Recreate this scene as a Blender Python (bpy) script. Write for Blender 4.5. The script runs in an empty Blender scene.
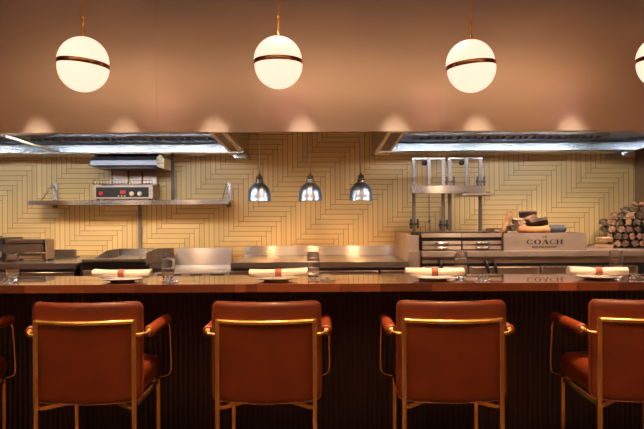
import bpy, bmesh, math, random
from mathutils import Vector, Matrix, noise
R = math.radians
PI = math.pi
random.seed(7)
sc = bpy.context.scene
C = sc.collection
F, CX, CY, H = 650.0, 322.0, 216.0, 1.27      # focal length in pixels, principal point, eye height


def P(px, py, d):
    """where a point of the room seen at (px, py) stands, d metres away"""
    return Vector(((px - CX) * d / F, d, H + (CY - py) * d / F))


# ------------------------------------------------------------------ materials
def new_mat(name):
    m = bpy.data.materials.new(name)
    m.use_nodes = True
    nt = m.node_tree
    return m, nt, nt.nodes['Principled BSDF']


def mat(name, col, rough=.5, metal=0.0, var=.12, scale=12, bump=0.0, bscale=60, coat=0.0, aniso=0.0,
        stretch=(1, 1, 1), spec=.5, trans=0.0, ior=1.45, sheen=0.0):
    m, nt, b = new_mat(name)
    b.inputs['Roughness'].default_value = rough
    b.inputs['Metallic'].default_value = metal
    b.inputs['Coat Weight'].default_value = coat
    b.inputs['Coat Roughness'].default_value = .06
    b.inputs['Anisotropic'].default_value = aniso
    if aniso > 0:          # brushed along X: highlights draw out upwards
        tv = nt.nodes.new('ShaderNodeCombineXYZ')
        tv.inputs[1].default_value = .25
        tv.inputs[2].default_value = 1
        nt.links.new(tv.outputs[0], b.inputs['Tangent'])
    b.inputs['Specular IOR Level'].default_value = spec
    b.inputs['Transmission Weight'].default_value = trans
    b.inputs['IOR'].default_value = ior
    b.inputs['Sheen Weight'].default_value = sheen
    tc = nt.nodes.new('ShaderNodeTexCoord')
    mp = nt.nodes.new('ShaderNodeMapping')
    mp.inputs['Scale'].default_value = stretch
    nt.links.new(tc.outputs['Object'], mp.inputs['Vector'])
    n = nt.nodes.new('ShaderNodeTexNoise')
    n.inputs['Scale'].default_value = scale
    n.inputs['Detail'].default_value = 4
    nt.links.new(mp.outputs[0], n.inputs['Vector'])
    r = nt.nodes.new('ShaderNodeValToRGB')
    r.color_ramp.elements[0].position = .3
    r.color_ramp.elements[1].position = .7
    r.color_ramp.elements[0].color = (*[max(0, c * (1 - var)) for c in col], 1)
    r.color_ramp.elements[1].color = (*[min(1, c * (1 + var)) for c in col], 1)
    nt.links.new(n.outputs['Fac'], r.inputs['Fac'])
    nt.links.new(r.outputs['Color'], b.inputs['Base Color'])
    if bump > 0:
        n2 = nt.nodes.new('ShaderNodeTexNoise')
        n2.inputs['Scale'].default_value = bscale
        n2.inputs['Detail'].default_value = 3
        nt.links.new(mp.outputs[0], n2.inputs['Vector'])
        bp = nt.nodes.new('ShaderNodeBump')
        bp.inputs['Strength'].default_value = bump
        bp.inputs['Distance'].default_value = .01
        nt.links.new(n2.outputs['Fac'], bp.inputs['Height'])
        nt.links.new(bp.outputs[0], b.inputs['Normal'])
    return m


def emis(name, col, s):
    m, nt, b = new_mat(name)
    b.inputs['Base Color'].default_value = (.8, .8, .8, 1)
    b.inputs['Emission Color'].default_value = (*col, 1)
    b.inputs['Emission Strength'].default_value = s
    return m


def tile_mat():
    """axis aligned herringbone of long narrow ochre tiles, 8 widths long"""
    m, nt, b = new_mat('ochre_herringbone_tile')
    L = nt.links

    def M(op, a, c=None, d=None):
        n = nt.nodes.new('ShaderNodeMath')
        n.operation = op
        for i, v in enumerate((a, c, d)):
            if v is None:
                continue
            if isinstance(v, (int, float)):
                n.inputs[i].default_value = v
            else:
                L.new(v, n.inputs[i])
        return n.outputs[0]
    W, LL = .0455, .3470
    tc = nt.nodes.new('ShaderNodeTexCoord')
    sx = nt.nodes.new('ShaderNodeSeparateXYZ')
    L.new(tc.outputs['Object'], sx.inputs[0])
    x = M('SUBTRACT', sx.outputs[0], -.770)
    y = M('SUBTRACT', sx.outputs[2], 1.1768)
    n0 = M('FLOOR', M('DIVIDE', M('SUBTRACT', x, y), 2 * LL))

    def both(n):
        return M('SUBTRACT', x, M('MULTIPLY', n, LL)), M('ADD', y, M('MULTIPLY', n, LL))

    def edge(a, length):          # distance to the nearer edge
        return M('MINIMUM', a, M('SUBTRACT', length, a))

    def flat(n):
        xx, yy = both(n)
        j = M('FLOOR', M('DIVIDE', yy, W))
        f = M('SUBTRACT', yy, M('MULTIPLY', j, W))
        u = M('SUBTRACT', xx, M('MULTIPLY', j, W))
        du = edge(u, LL)
        inside = M('GREATER_THAN', du, 0.0)
        return inside, M('MINIMUM', du, edge(f, W)), j

    in0, d0, j0 = flat(n0)
    n1 = M('ADD', n0, 1.0)
    in1, d1, j1 = flat(n1)
    xx, yy = both(n0)
    xv = M('SUBTRACT', xx, LL)
    iv = M('FLOOR', M('DIVIDE', xv, W))
    fx = M('SUBTRACT', xv, M('MULTIPLY', iv, W))
    tv = M('SUBTRACT', M('SUBTRACT', yy, W - LL), M('MULTIPLY', iv, W))
    dv_ = M('MINIMUM', edge(fx, W), edge(tv, LL))
    in1 = M('MULTIPLY', in1, M('SUBTRACT', 1.0, in0))
    inv = M('SUBTRACT', M('SUBTRACT', 1.0, in0), in1)
    dist = M('ADD', M('ADD', M('MULTIPLY', in0, d0), M('MULTIPLY', in1, d1)), M('MULTIPLY', inv, dv_))
    line = M('LESS_THAN', dist, .0023)
    ida = M('ADD', M('ADD', M('MULTIPLY', in0, j0), M('MULTIPLY', in1, j1)), M('MULTIPLY', inv, M('ADD', iv, 400.0)))
    idb = M('ADD', n0, in1)
    cb = nt.nodes.new('ShaderNodeCombineXYZ')
    L.new(ida, cb.inputs[0])
    L.new(idb, cb.inputs[1])
    wn = nt.nodes.new('ShaderNodeTexWhiteNoise')
    L.new(cb.outputs[0], wn.inputs['Vector'])
    cr = nt.nodes.new('ShaderNodeValToRGB')
    cr.color_ramp.elements[0].color = (.62, .405, .150, 1)
    cr.color_ramp.elements[1].color = (.71, .475, .185, 1)
    L.new(wn.outputs['Value'], cr.inputs['Fac'])
    mx = nt.nodes.new('ShaderNodeMix')
    mx.data_type = 'RGBA'
    L.new(line, mx.inputs[0])
    L.new(cr.outputs[0], mx.inputs[6])
    mx.inputs[7].default_value = (.20, .115, .045, 1)
    L.new(mx.outputs[2], b.inputs['Base Color'])
    b.inputs['Roughness'].default_value = .42
    bp = nt.nodes.new('ShaderNodeBump')
    bp.inputs['Strength'].default_value = .4
    bp.inputs['Distance'].default_value = .002
    bp.invert = True
    L.new(line, bp.inputs['Height'])
    L.new(bp.outputs[0], b.inputs['Normal'])
    return m


def slat_mat():
    m, nt, b = new_mat('dark_ribbed_wood')
    tc = nt.nodes.new('ShaderNodeTexCoord')
    w = nt.nodes.new('ShaderNodeTexWave')
    w.inputs['Scale'].default_value = 11
    w.inputs['Distortion'].default_value = .15
    nt.links.new(tc.outputs['Object'], w.inputs['Vector'])
    r = nt.nodes.new('ShaderNodeValToRGB')
    r.color_ramp.elements[0].color = (.008, .004, .003, 1)
    r.color_ramp.elements[1].color = (.022, .009, .005, 1)
    nt.links.new(w.outputs['Fac'], r.inputs['Fac'])
    nt.links.new(r.outputs[0], b.inputs['Base Color'])
    bp = nt.nodes.new('ShaderNodeBump')
    bp.inputs['Distance'].default_value = .01
    bp.inputs['Strength'].default_value = .6
    nt.links.new(w.outputs['Fac'], bp.inputs['Height'])
    nt.links.new(bp.outputs[0], b.inputs['Normal'])
    b.inputs['Roughness'].default_value = .4
    return m


def bar_mat():
    """lacquered red brown wood laid in blocks of slightly different tone"""
    m, nt, b = new_mat('lacquered_wood')
    tc = nt.nodes.new('ShaderNodeTexCoord')
    mp = nt.nodes.new('ShaderNodeMapping')
    mp.inputs['Scale'].default_value = (2.4, .01, .01)
    nt.links.new(tc.outputs['Object'], mp.inputs['Vector'])
    wv = nt.nodes.new('ShaderNodeTexVoronoi')
    wv.inputs['Scale'].default_value = 1.0
    wv.voronoi_dimensions = '3D'
    nt.links.new(mp.outputs[0], wv.inputs['Vector'])
    sp = nt.nodes.new('ShaderNodeSeparateColor')
    nt.links.new(wv.outputs['Color'], sp.inputs[0])
    r = nt.nodes.new('ShaderNodeValToRGB')
    e = r.color_ramp.elements
    e[0].color = (.09, .022, .008, 1)
    e[1].color = (.32, .09, .028, 1)
    nt.links.new(sp.outputs[0], r.inputs['Fac'])
    mp2 = nt.nodes.new('ShaderNodeMapping')
    mp2.inputs['Scale'].default_value = (3, 60, 60)
    nt.links.new(tc.outputs['Object'], mp2.inputs['Vector'])
    n = nt.nodes.new('ShaderNodeTexNoise')
    n.inputs['Scale'].default_value = 1.5
    n.inputs['Detail'].default_value = 5
    nt.links.new(mp2.outputs[0], n.inputs['Vector'])
    mx = nt.nodes.new('ShaderNodeMix')
    mx.data_type = 'RGBA'
    mx.blend_type = 'MULTIPLY'
    mx.inputs[0].default_value = .35
    nt.links.new(r.outputs[0], mx.inputs[6])
    nt.links.new(n.outputs['Fac'], mx.inputs[7])
    nt.links.new(mx.outputs[2], b.inputs['Base Color'])
    b.inputs['Roughness'].default_value = .26
    b.inputs['Coat Weight'].default_value = .92
    b.inputs['Coat Roughness'].default_value = .03
    b.inputs['Coat IOR'].default_value = 1.5
    return m


def wood_mat(name, bark, inner):
    m, nt, b = new_mat(name)
    tc = nt.nodes.new('ShaderNodeTexCoord')
    oi = nt.nodes.new('ShaderNodeObjectInfo')
    va = nt.nodes.new('ShaderNodeVectorMath')
    va.operation = 'ADD'
    nt.links.new(tc.outputs['Object'], va.inputs[0])
    nt.links.new(oi.outputs['Location'], va.inputs[1])
    n = nt.nodes.new('ShaderNodeTexNoise')
    n.inputs['Scale'].default_value = 16
    n.inputs['Detail'].default_value = 6
    n.inputs['Roughness'].default_value = .7
    nt.links.new(va.outputs[0], n.inputs['Vector'])
    r = nt.nodes.new('ShaderNodeValToRGB')
    r.color_ramp.elements[0].position = .35
    r.color_ramp.elements[1].position = .68
    r.color_ramp.elements[0].color = (*bark, 1)
    r.color_ramp.elements[1].color = (*inner, 1)
    nt.links.new(n.outputs['Fac'], r.inputs['Fac'])
    nt.links.new(r.outputs[0], b.inputs['Base Color'])
    bp = nt.nodes.new('ShaderNodeBump')
    bp.inputs['Strength'].default_value = .8
    bp.inputs['Distance'].default_value = .01
    nt.links.new(n.outputs['Fac'], bp.inputs['Height'])
    nt.links.new(bp.outputs[0], b.inputs['Normal'])
    b.inputs['Roughness'].default_value = .85
    return m


STEEL = mat('brushed_steel', (.40, .345, .30), .22, 1, .08, 5, 0, 40, aniso=.88, stretch=(1, 1, 30))
STEELH = mat('hood_steel', (.62, .64, .68), .24, 1, .15, 4, .05, 20, stretch=(1, 8, 8))
STEELW = mat('warm_steel', (.40, .30, .23), .40, .88, .12, 5, 0, 30, aniso=.7)
STEELD = mat('dark_steel', (.10, .09, .085), .35, 1, .2, 5)
STEELG = mat('heat_stained_steel', (.22, .17, .14), .36, .9, .2, 6, 0, 30, aniso=.6)
STEELU = mat('frame_steel', (.20, .17, .155), .38, .85, .15, 5)
STEELL = mat('lid_steel', (.24, .24, .26), .5, .95, .1, 6)
CHROME = mat('gunmetal_chrome', (.36, .41, .50), .34, 1, .08, 5)
BRASS = mat('polished_brass', (.85, .50, .15), .25, .88, .12, 20)
BRASSD = mat('aged_brass_ring', (.20, .11, .045), .25, 1, .3, 30)
LEATHER = mat('cognac_leather', (.160, .027, .005), .42, 0, .14, 9, .12, 220, coat=.05)
LEATHERP = mat('leather_piping', (.19, .04, .010), .5, 0, .1, 9)
BAND = mat('russet_leather_band', (.26, .055, .025), .5, 0, .15, 40)
BLACK = mat('black_plastic', (.012, .011, .011), .35, 0, .2, 10)
DARK = mat('black_shadow_gap', (.02, .017, .015), .6, 0, .2, 10)
COPPER = mat('copper_cord', (.60, .20, .09), .4, .4, .1, 20)
FASCIA = mat('bronze_satin_panel', (.57, .45, .36), .27, .48, .03, 1.5)
CEIL = mat('brown_ceiling', (.60, .48, .38), .8, 0, .04, 2)
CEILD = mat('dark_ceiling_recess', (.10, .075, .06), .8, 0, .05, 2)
WALL = mat('brown_plaster', (.42, .29, .20), .7, 0, .06, 2)
FLOOR = mat('dark_timber_floor', (.09, .045, .025), .4, 0, .3, 3, stretch=(8, 1, 1))
KFLOOR = mat('kitchen_floor_tile', (.34, .19, .12), .5, 0, .1, 6)
TILE = tile_mat()
SLAT = slat_mat()
BAR = bar_mat()
PORC = mat('white_porcelain', (.62, .56, .50), .15, 0, .02, 5, coat=.5)
LINEN = mat('white_linen', (.60, .53, .47), .8, 0, .04, 30, .2, 250, sheen=.2)
SILVER = mat('polished_cutlery', (.75, .72, .70), .12, 1, .05, 20)
MESHT = mat('tan_filter_mesh', (.78, .60, .36), .5, .1, .4, 90)
ENAMEL = mat('red_switch', (.55, .01, .01), .35, 0, .05, 5)
KNOB = mat('cream_knob', (.62, .52, .36), .4, .2, .1, 30)
INK = mat('black_engraving', (.025, .015, .012), .5, 0, .1, 20)
LOGM = [wood_mat('dark_bark', (.025, .015, .010), (.12, .062, .036)),
        wood_mat('brown_split_wood', (.10, .045, .022), (.30, .15, .075)),
        wood_mat('pale_split_wood', (.20, .11, .055), (.50, .33, .20)),
        wood_mat('orange_split_wood', (.26, .10, .035), (.46, .19, .065)),
        wood_mat('charred_wood', (.012, .012, .013), (.07, .07, .075))]
UPLOG = wood_mat('golden_bark', (.13, .055, .02), (.40, .20, .08))
GLOBE = emis('opal_glass_lit', (1.0, .60, .36), 1.0)
g = GLOBE.node_tree.nodes['Principled BSDF']
g.inputs['Base Color'].default_value = (.25, .22, .18, 1)
g.inputs['Emission Color'].default_value = (1.0, .505, .38, 1)
g.inputs['Emission Strength'].default_value = 1.18
LED = emis('cool_led_tube', (.84, .92, 1.0), 29)
WARMLED = emis('warm_bulb', (1.0, .62, .30), 9)
REDLED = emis('red_display', (1.0, .06, .03), .35)
REDLED.node_tree.nodes['Principled BSDF'].inputs['Base Color'].default_value = (.05, .01, .01, 1)


def glass_mat():
    m, nt, b = new_mat('clear_glass')
    b.inputs['Transmission Weight'].default_value = 1
    b.inputs['Roughness'].default_value = .01
    b.inputs['IOR'].default_value = 1.45
    b.inputs['Base Color'].default_value = (1, 1, 1, 1)
    return m


GLASS = glass_mat()


# ------------------------------------------------------------------ mesh helpers
class MB:
    def __init__(s):
        s.bm = bmesh.new()
        s.mats = []

    def mi(s, m):
        if m is None:
            return 0
        if m not in s.mats:
            s.mats.append(m)
        return s.mats.index(m)

    def box(s, x0, x1, y0, y1, z0, z1, bev=0.0, m=None, rot=None):
        b2 = bmesh.new()
        bmesh.ops.create_cube(b2, size=1)
        bmesh.ops.scale(b2, vec=(abs(x1 - x0), abs(y1 - y0), abs(z1 - z0)), verts=b2.verts)
        if bev > 0:
            bmesh.ops.bevel(b2, geom=b2.edges[:], offset=bev, segments=2, affect='EDGES')
        c = Vector(((x0 + x1) / 2, (y0 + y1) / 2, (z0 + z1) / 2))
        if rot is not None:
            bmesh.ops.transform(b2, matrix=rot.to_4x4(), verts=b2.verts)
        bmesh.ops.translate(b2, vec=c, verts=b2.verts)
        s._merge(b2, m)
        return s

    def _merge(s, b2, m=None, smooth=False):
        idx = s.mi(m)
        vm = {v: s.bm.verts.new(v.co) for v in b2.verts}
        for f in b2.faces:
            try:
                nf = s.bm.faces.new([vm[v] for v in f.verts])
                nf.material_index = idx
                nf.smooth = smooth
            except ValueError:
                pass
        b2.free()

    def tube(s, pts, r, n=10, m=None, closed=False):
        idx = s.mi(m)
        pts = [Vector(p) for p in pts]
        rings = []
        N = len(pts)
        prev = None
        for i, p in enumerate(pts):
            if closed:
                t = (pts[(i + 1) % N] - pts[i - 1]).normalized()
            else:
                t = (pts[min(i + 1, N - 1)] - pts[max(i - 1, 0)]).normalized()
            if prev is None:
                a = Vector((0, 0, 1)) if abs(t.z) < .9 else Vector((1, 0, 0))
                u = t.cross(a).normalized()
            else:
                u = (prev - t * prev.dot(t)).normalized()
            prev = u
            w = t.cross(u)
            rr = r[i] if isinstance(r, (list, tuple)) else r
            rings.append([s.bm.verts.new(p + (u * math.cos(2 * PI * k / n) + w * math.sin(2 * PI * k / n)) * rr) for k in range(n)])
        seg = N if closed else N - 1
        for i in range(seg):
            a, b = rings[i], rings[(i + 1) % N]
            for k in range(n):
                f = s.bm.faces.new([a[k], a[(k + 1) % n], b[(k + 1) % n], b[k]])
                f.smooth = True
                f.material_index = idx
        if not closed:
            for ring, fl in ((rings[0], True), (rings[-1], False)):
                f = s.bm.faces.new(ring[::-1] if fl else ring)
                f.material_index = idx
        return s

    def lathe(s, prof, n=32, c=(0, 0, 0), m=None, cap=True, mtx=None):
        idx = s.mi(m)
        c = Vector(c)
        rings = []
        for r, z in prof:
            ring = []
            if r < 1e-6:
                v = Vector((0, 0, z))
                if mtx:
                    v = mtx @ v
                ring = [s.bm.verts.new(c + v)]
            else:
                for k in range(n):
                    v = Vector((r * math.cos(2 * PI * k / n), r * math.sin(2 * PI * k / n), z))
                    if mtx:
                        v = mtx @ v
                    ring.append(s.bm.verts.new(c + v))
            rings.append(ring)
        for a, b in zip(rings, rings[1:]):
            for k in range(n):
                k2 = (k + 1) % n
                if len(a) == 1 and len(b) == 1:
                    continue
                if len(a) == 1:
                    f = s.bm.faces.new([a[0], b[k], b[k2]])
                elif len(b) == 1:
                    f = s.bm.faces.new([a[k], a[k2], b[0]])
                else:
                    f = s.bm.faces.new([a[k], a[k2], b[k2], b[k]])
                f.smooth = True
                f.material_index = idx
        return s

    def prism(s, poly, axis, a0, a1, m=None):
        """poly of 2D points in the plane square to axis ('x': (y,z), 'y': (x,z), 'z': (x,y))"""
        idx = s.mi(m)

        def V(p, a):
            return {'x': (a, p[0], p[1]), 'y': (p[0], a, p[1]), 'z': (p[0], p[1], a)}[axis]
        A = [s.bm.verts.new(V(p, a0)) for p in poly]
        B = [s.bm.verts.new(V(p, a1)) for p in poly]
        n = len(poly)
        fs = [s.bm.faces.new(A), s.bm.faces.new(B[::-1])]
        for k in range(n):
            fs.append(s.bm.faces.new([A[k], B[k], B[(k + 1) % n], A[(k + 1) % n]]))
        for f in fs:
            f.material_index = idx
        return s

    def pillow(s, w, h, T, r, xf, n=28, m2=24, p=6.0, m=None):
        """a cushion w x h with rounded corners r and thickness T; xf(x, z, t) -> world point"""
        idx = s.mi(m)

        def hw(z):
            dz = min(z, h - z)
            if dz >= r:
                return w / 2
            q = r - dz
            return w / 2 - r + math.sqrt(max(0, r * r - q * q))
        grid = {}
        zs = []
        for j in range(m2 + 1):
            q = j / m2
            zs.append(h * (.5 - .5 * math.cos(PI * q)))
        for side in (0, 1):
            for i in range(n + 1):
                for j in range(m2 + 1):
                    z = zs[j]
                    a = -math.cos(PI * i / n)
                    x = a * hw(z)
                    b = abs(2 * z / h - 1)
                    e = max(0, (1 - abs(a) ** p)) ** .5 * max(0, (1 - b ** p)) ** .5
                    t = T / 2 * (e if side else -e)
                    edge = i in (0, n) or j in (0, m2)
                    if edge and side:
                        grid[(side, i, j)] = grid[(0, i, j)]
                    else:
                        grid[(side, i, j)] = s.bm.verts.new(xf(x, z, t))
        for side in (0, 1):
            for i in range(n):
                for j in range(m2):
                    q = [grid[(side, i, j)], grid[(side, i + 1, j)], grid[(side, i + 1, j + 1)], grid[(side, i, j + 1)]]
                    if side:
                        q = q[::-1]
                    try:
                        f = s.bm.faces.new(q)
                        f.smooth = True
                        f.material_index = idx
                    except ValueError:
                        pass
        return s

    def build(s, name, material, parent=None, loc=(0, 0, 0), rot=(0, 0, 0)):
        me = bpy.data.meshes.new(name)
        bmesh.ops.remove_doubles(s.bm, verts=s.bm.verts, dist=1e-6)
        bmesh.ops.recalc_face_normals(s.bm, faces=s.bm.faces)
        s.bm.to_mesh(me)
        s.bm.free()
        if s.mats:
            for q in s.mats:
                me.materials.append(q)
        else:
            me.materials.append(material)
        o = bpy.data.objects.new(name, me)
        o.location = loc
        o.rotation_euler = rot
        C.objects.link(o)
        if parent is not None:
            o.parent = parent
        return o


def tag(o, label, cat, group=None, kind=None):
    o['label'] = label
    o['category'] = cat
    if group:
        o['group'] = group
    if kind:
        o['kind'] = kind
    return o


def thing(name, label, cat, loc=(0, 0, 0), rz=0.0, group=None):
    o = bpy.data.objects.new(name, None)
    o.empty_display_size = .1
    o.location = loc
    o.rotation_euler = (0, 0, rz)
    C.objects.link(o)
    return tag(o, label, cat, group)


def struct(o, label=None):
    o['kind'] = 'structure'
    if label:
        o['label'] = label
    return o


def copy_tree(o, parent=None):
    c = o.copy()
    C.objects.link(c)
    if parent is not None:
        c.parent = parent
    for ch in list(o.children):
        copy_tree(ch, c)
    return c


def smoothpath(pts, n=6):
    """Catmull-Rom through pts"""
    pts = [Vector(p) for p in pts]
    out = []
    for i in range(len(pts) - 1):
        p0 = pts[max(i - 1, 0)]
        p1, p2 = pts[i], pts[i + 1]
        p3 = pts[min(i + 2, len(pts) - 1)]
        for k in range(n):
            t = k / n
            out.append(.5 * ((2 * p1) + (p2 - p0) * t + (2 * p0 - 5 * p1 + 4 * p2 - p3) * t * t + (3 * p1 - p0 - 3 * p2 + p3) * t ** 3))
    out.append(pts[-1])
    return out


# ------------------------------------------------------------------ the room
XL, XR, YB, YW, ZC = -4.2, 2.9, -3.2, 6.0, 2.95
YF = 4.55
ZFB = 1.86
struct(MB().box(XL - .1, XR + .1, YB - .1, 4.3, -.1, 0).build('floor', FLOOR), 'dark timber floor of the dining side')
struct(MB().box(XL - .1, XR + .1, 4.3, YW + .1, -.1, 0).build('floor_kitchen', KFLOOR), 'kitchen floor')
struct(MB().box(XL - .1, XR + .1, YB - .1, YW + .1, ZC, ZC + .1).build('ceiling', CEIL), 'brown ceiling')
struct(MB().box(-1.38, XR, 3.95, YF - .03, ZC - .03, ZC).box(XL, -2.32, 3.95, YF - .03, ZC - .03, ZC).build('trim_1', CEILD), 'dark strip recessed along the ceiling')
struct(MB().box(XL, XR, YW, YW + .1, 0, ZC).build('wall_back', TILE), 'ochre tiled wall in long herringbone')
struct(MB().box(XL - .1, XL, YB, YW, 0, ZC).build('wall_left', WALL))
wr = MB().box(XR, XR + .1, YB, YW, 0, ZC, m=WALL)
wr.box(XR - .012, XR, 4.9, YW, .9, ZC, m=STEELW)
struct(wr.build('wall_right', WALL), 'wall clad in warm brushed steel')
struct(MB().box(XL, XR, YB - .1, YB, 0, ZC).build('wall_front', WALL))
# bronze bulkhead above the pass, in panels with hairline joints
fb = MB()
seams = [XL, -3.14, -1.154, .83, 2.82, XR]
for a, b in zip(seams, seams[1:]):
    fb.box(a + .0012, b - .0012, YF, YF + .025, ZFB, ZC, bev=.0015)
fb.box(XL, XR, YF + .002, YF + .024, ZFB + .002, ZC)
struct(fb.build('wall_bulkhead', FASCIA), 'satin bronze bulkhead above the open kitchen')

# ------------------------------------------------------------------ bar
bar = thing('bar_counter', 'long lacquered wooden bar counter with dark ribbed front', 'counter', (0, 3.4, 0))
MB().box(XL, XR, 0, .51, .871, .915, bev=.003).build('countertop', BAR, bar)
MB().box(XL, XR, .30, .335, .04, .8705).build('front_panel', SLAT, bar)
MB().box(XL, XR, .336, .49, .0, .8705).build('carcass', STEELW, bar)
MB().box(XL, XR, .31, .3355, .0, .0395).build('kick_plate', BLACK, bar)


# ------------------------------------------------------------------ chairs
def bow(x, y):
    return y - .055 * (1 - (x / .2325) ** 2)


def make_chair():
    t = thing('armchair', 'x', 'chair')
    # backrest
    mb = MB()
    mb.pillow(.528, .480, .046, .035, lambda x, z, q: Vector((x, bow(x, .042) + q, .382 + z)), p=10)
    back = mb.build('backrest', LEATHER, t)
    pth = []
    w, h, r = .262, .480, .035
    for cx_, cz_, a0 in ((w - r, h - r, 0), (-w + r, h - r, 90), (-w + r, r, 180), (w - r, r, 270)):
        for k in range(6):
            a = R(a0 + 90 * k / 5)
            pth.append((cx_ + r * math.cos(a), cz_ + r * math.sin(a)))
    dense = []
    for i in range(len(pth)):
        a, b = pth[i], pth[(i + 1) % len(pth)]
        L = math.hypot(a[0] - b[0], a[1] - b[1])
        k = max(1, int(L / .04))
        for q in range(k):
            x = a[0] + (b[0] - a[0]) * q / k
            z = a[1] + (b[1] - a[1]) * q / k
            dense.append((x, bow(x, .0235), .382 + z))
    MB().tube(dense, .0028, 6, closed=True).build('piping', LEATHERP, back)
    # seat cushion
    def sx(x, z, q):
        yy = .055 + z
        return Vector((x, yy, .441 + q * (1 + .12 * (1 - (x / .24) ** 2))))
    mb = MB()
    mb.pillow(.475, .50, .132, .03, sx, p=16)
    MB.build(mb, 'seat', LEATHER, t)
    # brass back frame: bar across the back
    bar_ = MB()
    pts = [(x / 20 * .2325, bow(x / 20 * .2325, 0), .771) for x in range(-20, 21)]
    bar_.tube(pts, .0105, 8)
    bar_.build('back_rail', BRASS, t)
    for s in (-1, 1):
        MB().box(s * .2325 - .0105, s * .2325 + .0105, -.0105, .0105, 0, .782, bev=.004).build('leg', BRASS, t)
        MB().box(s * .226 - .0095, s * .226 + .0095, .512, .530, 0, .372, bev=.004).build('leg', BRASS, t)
        MB().box(s * .226 - .005, s * .226 + .005, .0105, .512, .345, .372, bev=.002).build('side_rail', BRASS, t)
        a = MB()
        a.tube(smoothpath([(s * .243, 0, .708), (s * .262, .006, .708), (s * .280, .030, .710), (s * .287, .062, .711)]), .008, 8)
        a.build('arm_bracket', BRASS, t)
        prof = [(0, 0), (.020, 0), (.0265, .004), (.0285, .012), (.0285, .39), (.0265, .398), (.020, .402), (0, .402)]
        m4 = Matrix.Rotation(R(-90), 3, 'X')
        arm = MB().lathe(prof, 20, (s * .287, .062, .711), mtx=m4).build('armrest', LEATHER, t)
        cap = MB().lathe([(0, -.003), (.014, -.003), (.016, .001), (0, .001)], 16, (s * .287, .061, .711), mtx=m4)
        cap.build('end_cap', BRASS, arm)
        sp = smoothpath([(s * .297, .452, .69), (s * .305, .456, .66), (s * .306, .470, .55), (s * .305, .485, .44),
                         (s * .292, .500, .400), (s * .262, .512, .384), (s * .236, .518, .380)])
        MB().tube(sp, .0055, 8).build('arm_support', BRASS, t)
    for s in (-1, 1):
        MB().prism([(s * .222, .0115), (s * .205, .0115), (s * .02, .2), (s * .035, .2)], 'z', .346, .3635).build('corner_brace', BRASS, t)
    MB().box(-.2165, .2165, .512, .526, .352, .371, bev=.002).build('front_rail', BRASS, t)
    return t


ch0 = make_chair()
chairs = [(-2.0, 0, 'cognac leather armchair cut off by the left edge, only its arm in view'),
          (-1.133, 1, 'leather armchair at the bar, leftmost with its whole back in view'),
          (-.27, 0, 'leather armchair at the bar, below the left and middle chrome hanging lamps'),
          (.621, -.5, 'leather armchair at the bar, below the grill with two lifting frames'),
          (1.555, -1, 'cognac leather armchair cut off by the right edge, its left arm and seat side showing')]
for i, (x, a, lab) in enumerate(chairs):
    o = ch0 if i == 0 else copy_tree(ch0)
    o.location = (x, 3.1, 0)
    o.rotation_euler = (0, 0, R(a))
    o['label'] = lab
    o['group'] = 'armchairs along the bar'

# ------------------------------------------------------------------ place settings
ZT = .9152
WHO = ['beside the far left glass', 'in front of the flat griddle', 'below the left hanging chrome lamp', 'below the grill lifting frames', 'below the engraved steel box']


def make_plate():
    mb = MB()
    mb.lathe([(0, .004), (.055, .004), (.058, 0), (.064, 0), (.067, .004), (.10, .011), (.128, .019), (.1305, .021), (.128, .0225),
              (.10, .0155), (.07, .009), (0, .008)], 48)
    return mb.build('dinner_plate', PORC)


def make_napkin(seed):
    rnd = random.Random(seed)
    mb = MB()
    n, L = 30, .315
    rings = []
    ph = rnd.random() * 6
    for i in range(n + 1):
        x = -L / 2 + L * i / n
        pin = 1 - .12 * math.exp(-(x / .03) ** 2)
        endw = 1 + .10 * math.sin(9 * x * 3 + ph) * .5 + .14 * (abs(x) / (L / 2)) ** 3
        lift = .001 * (abs(x) / (L / 2)) ** 2
        ring = []
        for k in range(24):
            a = 2 * PI * k / 24
            rr = 1 + .06 * math.sin(3 * a + 14 * x + ph) + .04 * math.sin(7 * a + 9 * x)
            ry, rz = .034 * pin * endw * rr, .021 * pin * endw * rr
            z = rz * math.sin(a)
            ring.append(mb.bm.verts.new((x, ry * math.cos(a), max(z, -.0202) + lift)))
        rings.append(ring)
    for a, b in zip(rings, rings[1:]):
        for k in range(24):
            f = mb.bm.faces.new([a[k], a[(k + 1) % 24], b[(k + 1) % 24], b[k]])
            f.smooth = True
    # rolled ends: spiral folds
    for ring, s in ((rings[0], -1), (rings[-1], 1)):
        c = sum((v.co for v in ring), Vector()) / 24
        prev = ring
        for q, dep in ((.78, .004), (.6, -.006), (.35, .003), (.2, -.004)):
            nr = [mb.bm.verts.new(c + (v.co - c) * q + Vector((s * dep, 0, 0))) for v in ring]
            for k in range(24):
                mb.bm.faces.new([prev[k], prev[(k + 1) % 24], nr[(k + 1) % 24], nr[k]]).smooth = True
            prev = nr
        mb.bm.faces.new(prev)
    o = mb.build('rolled_napkin', LINEN)
    bd = MB()
    prof = []
    for k in range(28):
        a = 2 * PI * k / 28
        prof.append((.0355 * math.cos(a), max(.0240 * math.sin(a), -.0206)))
    rr = []
    for x in (-.0175, -.0165, .0165, .0175):
        q = .985 if abs(x) > .017 else 1
        rr.append([bd.bm.verts.new((x, y * q, z * q)) for y, z in prof])
    for a, b in zip(rr, rr[1:]):
        for k in range(28):
            bd.bm.faces.new([a[k], a[(k + 1) % 28], b[(k + 1) % 28], b[k]]).smooth = True
    bdo = bd.build('napkin_band', BAND, o)
    bdo['label'] = 'russet leather band around the napkin'
    return o


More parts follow.
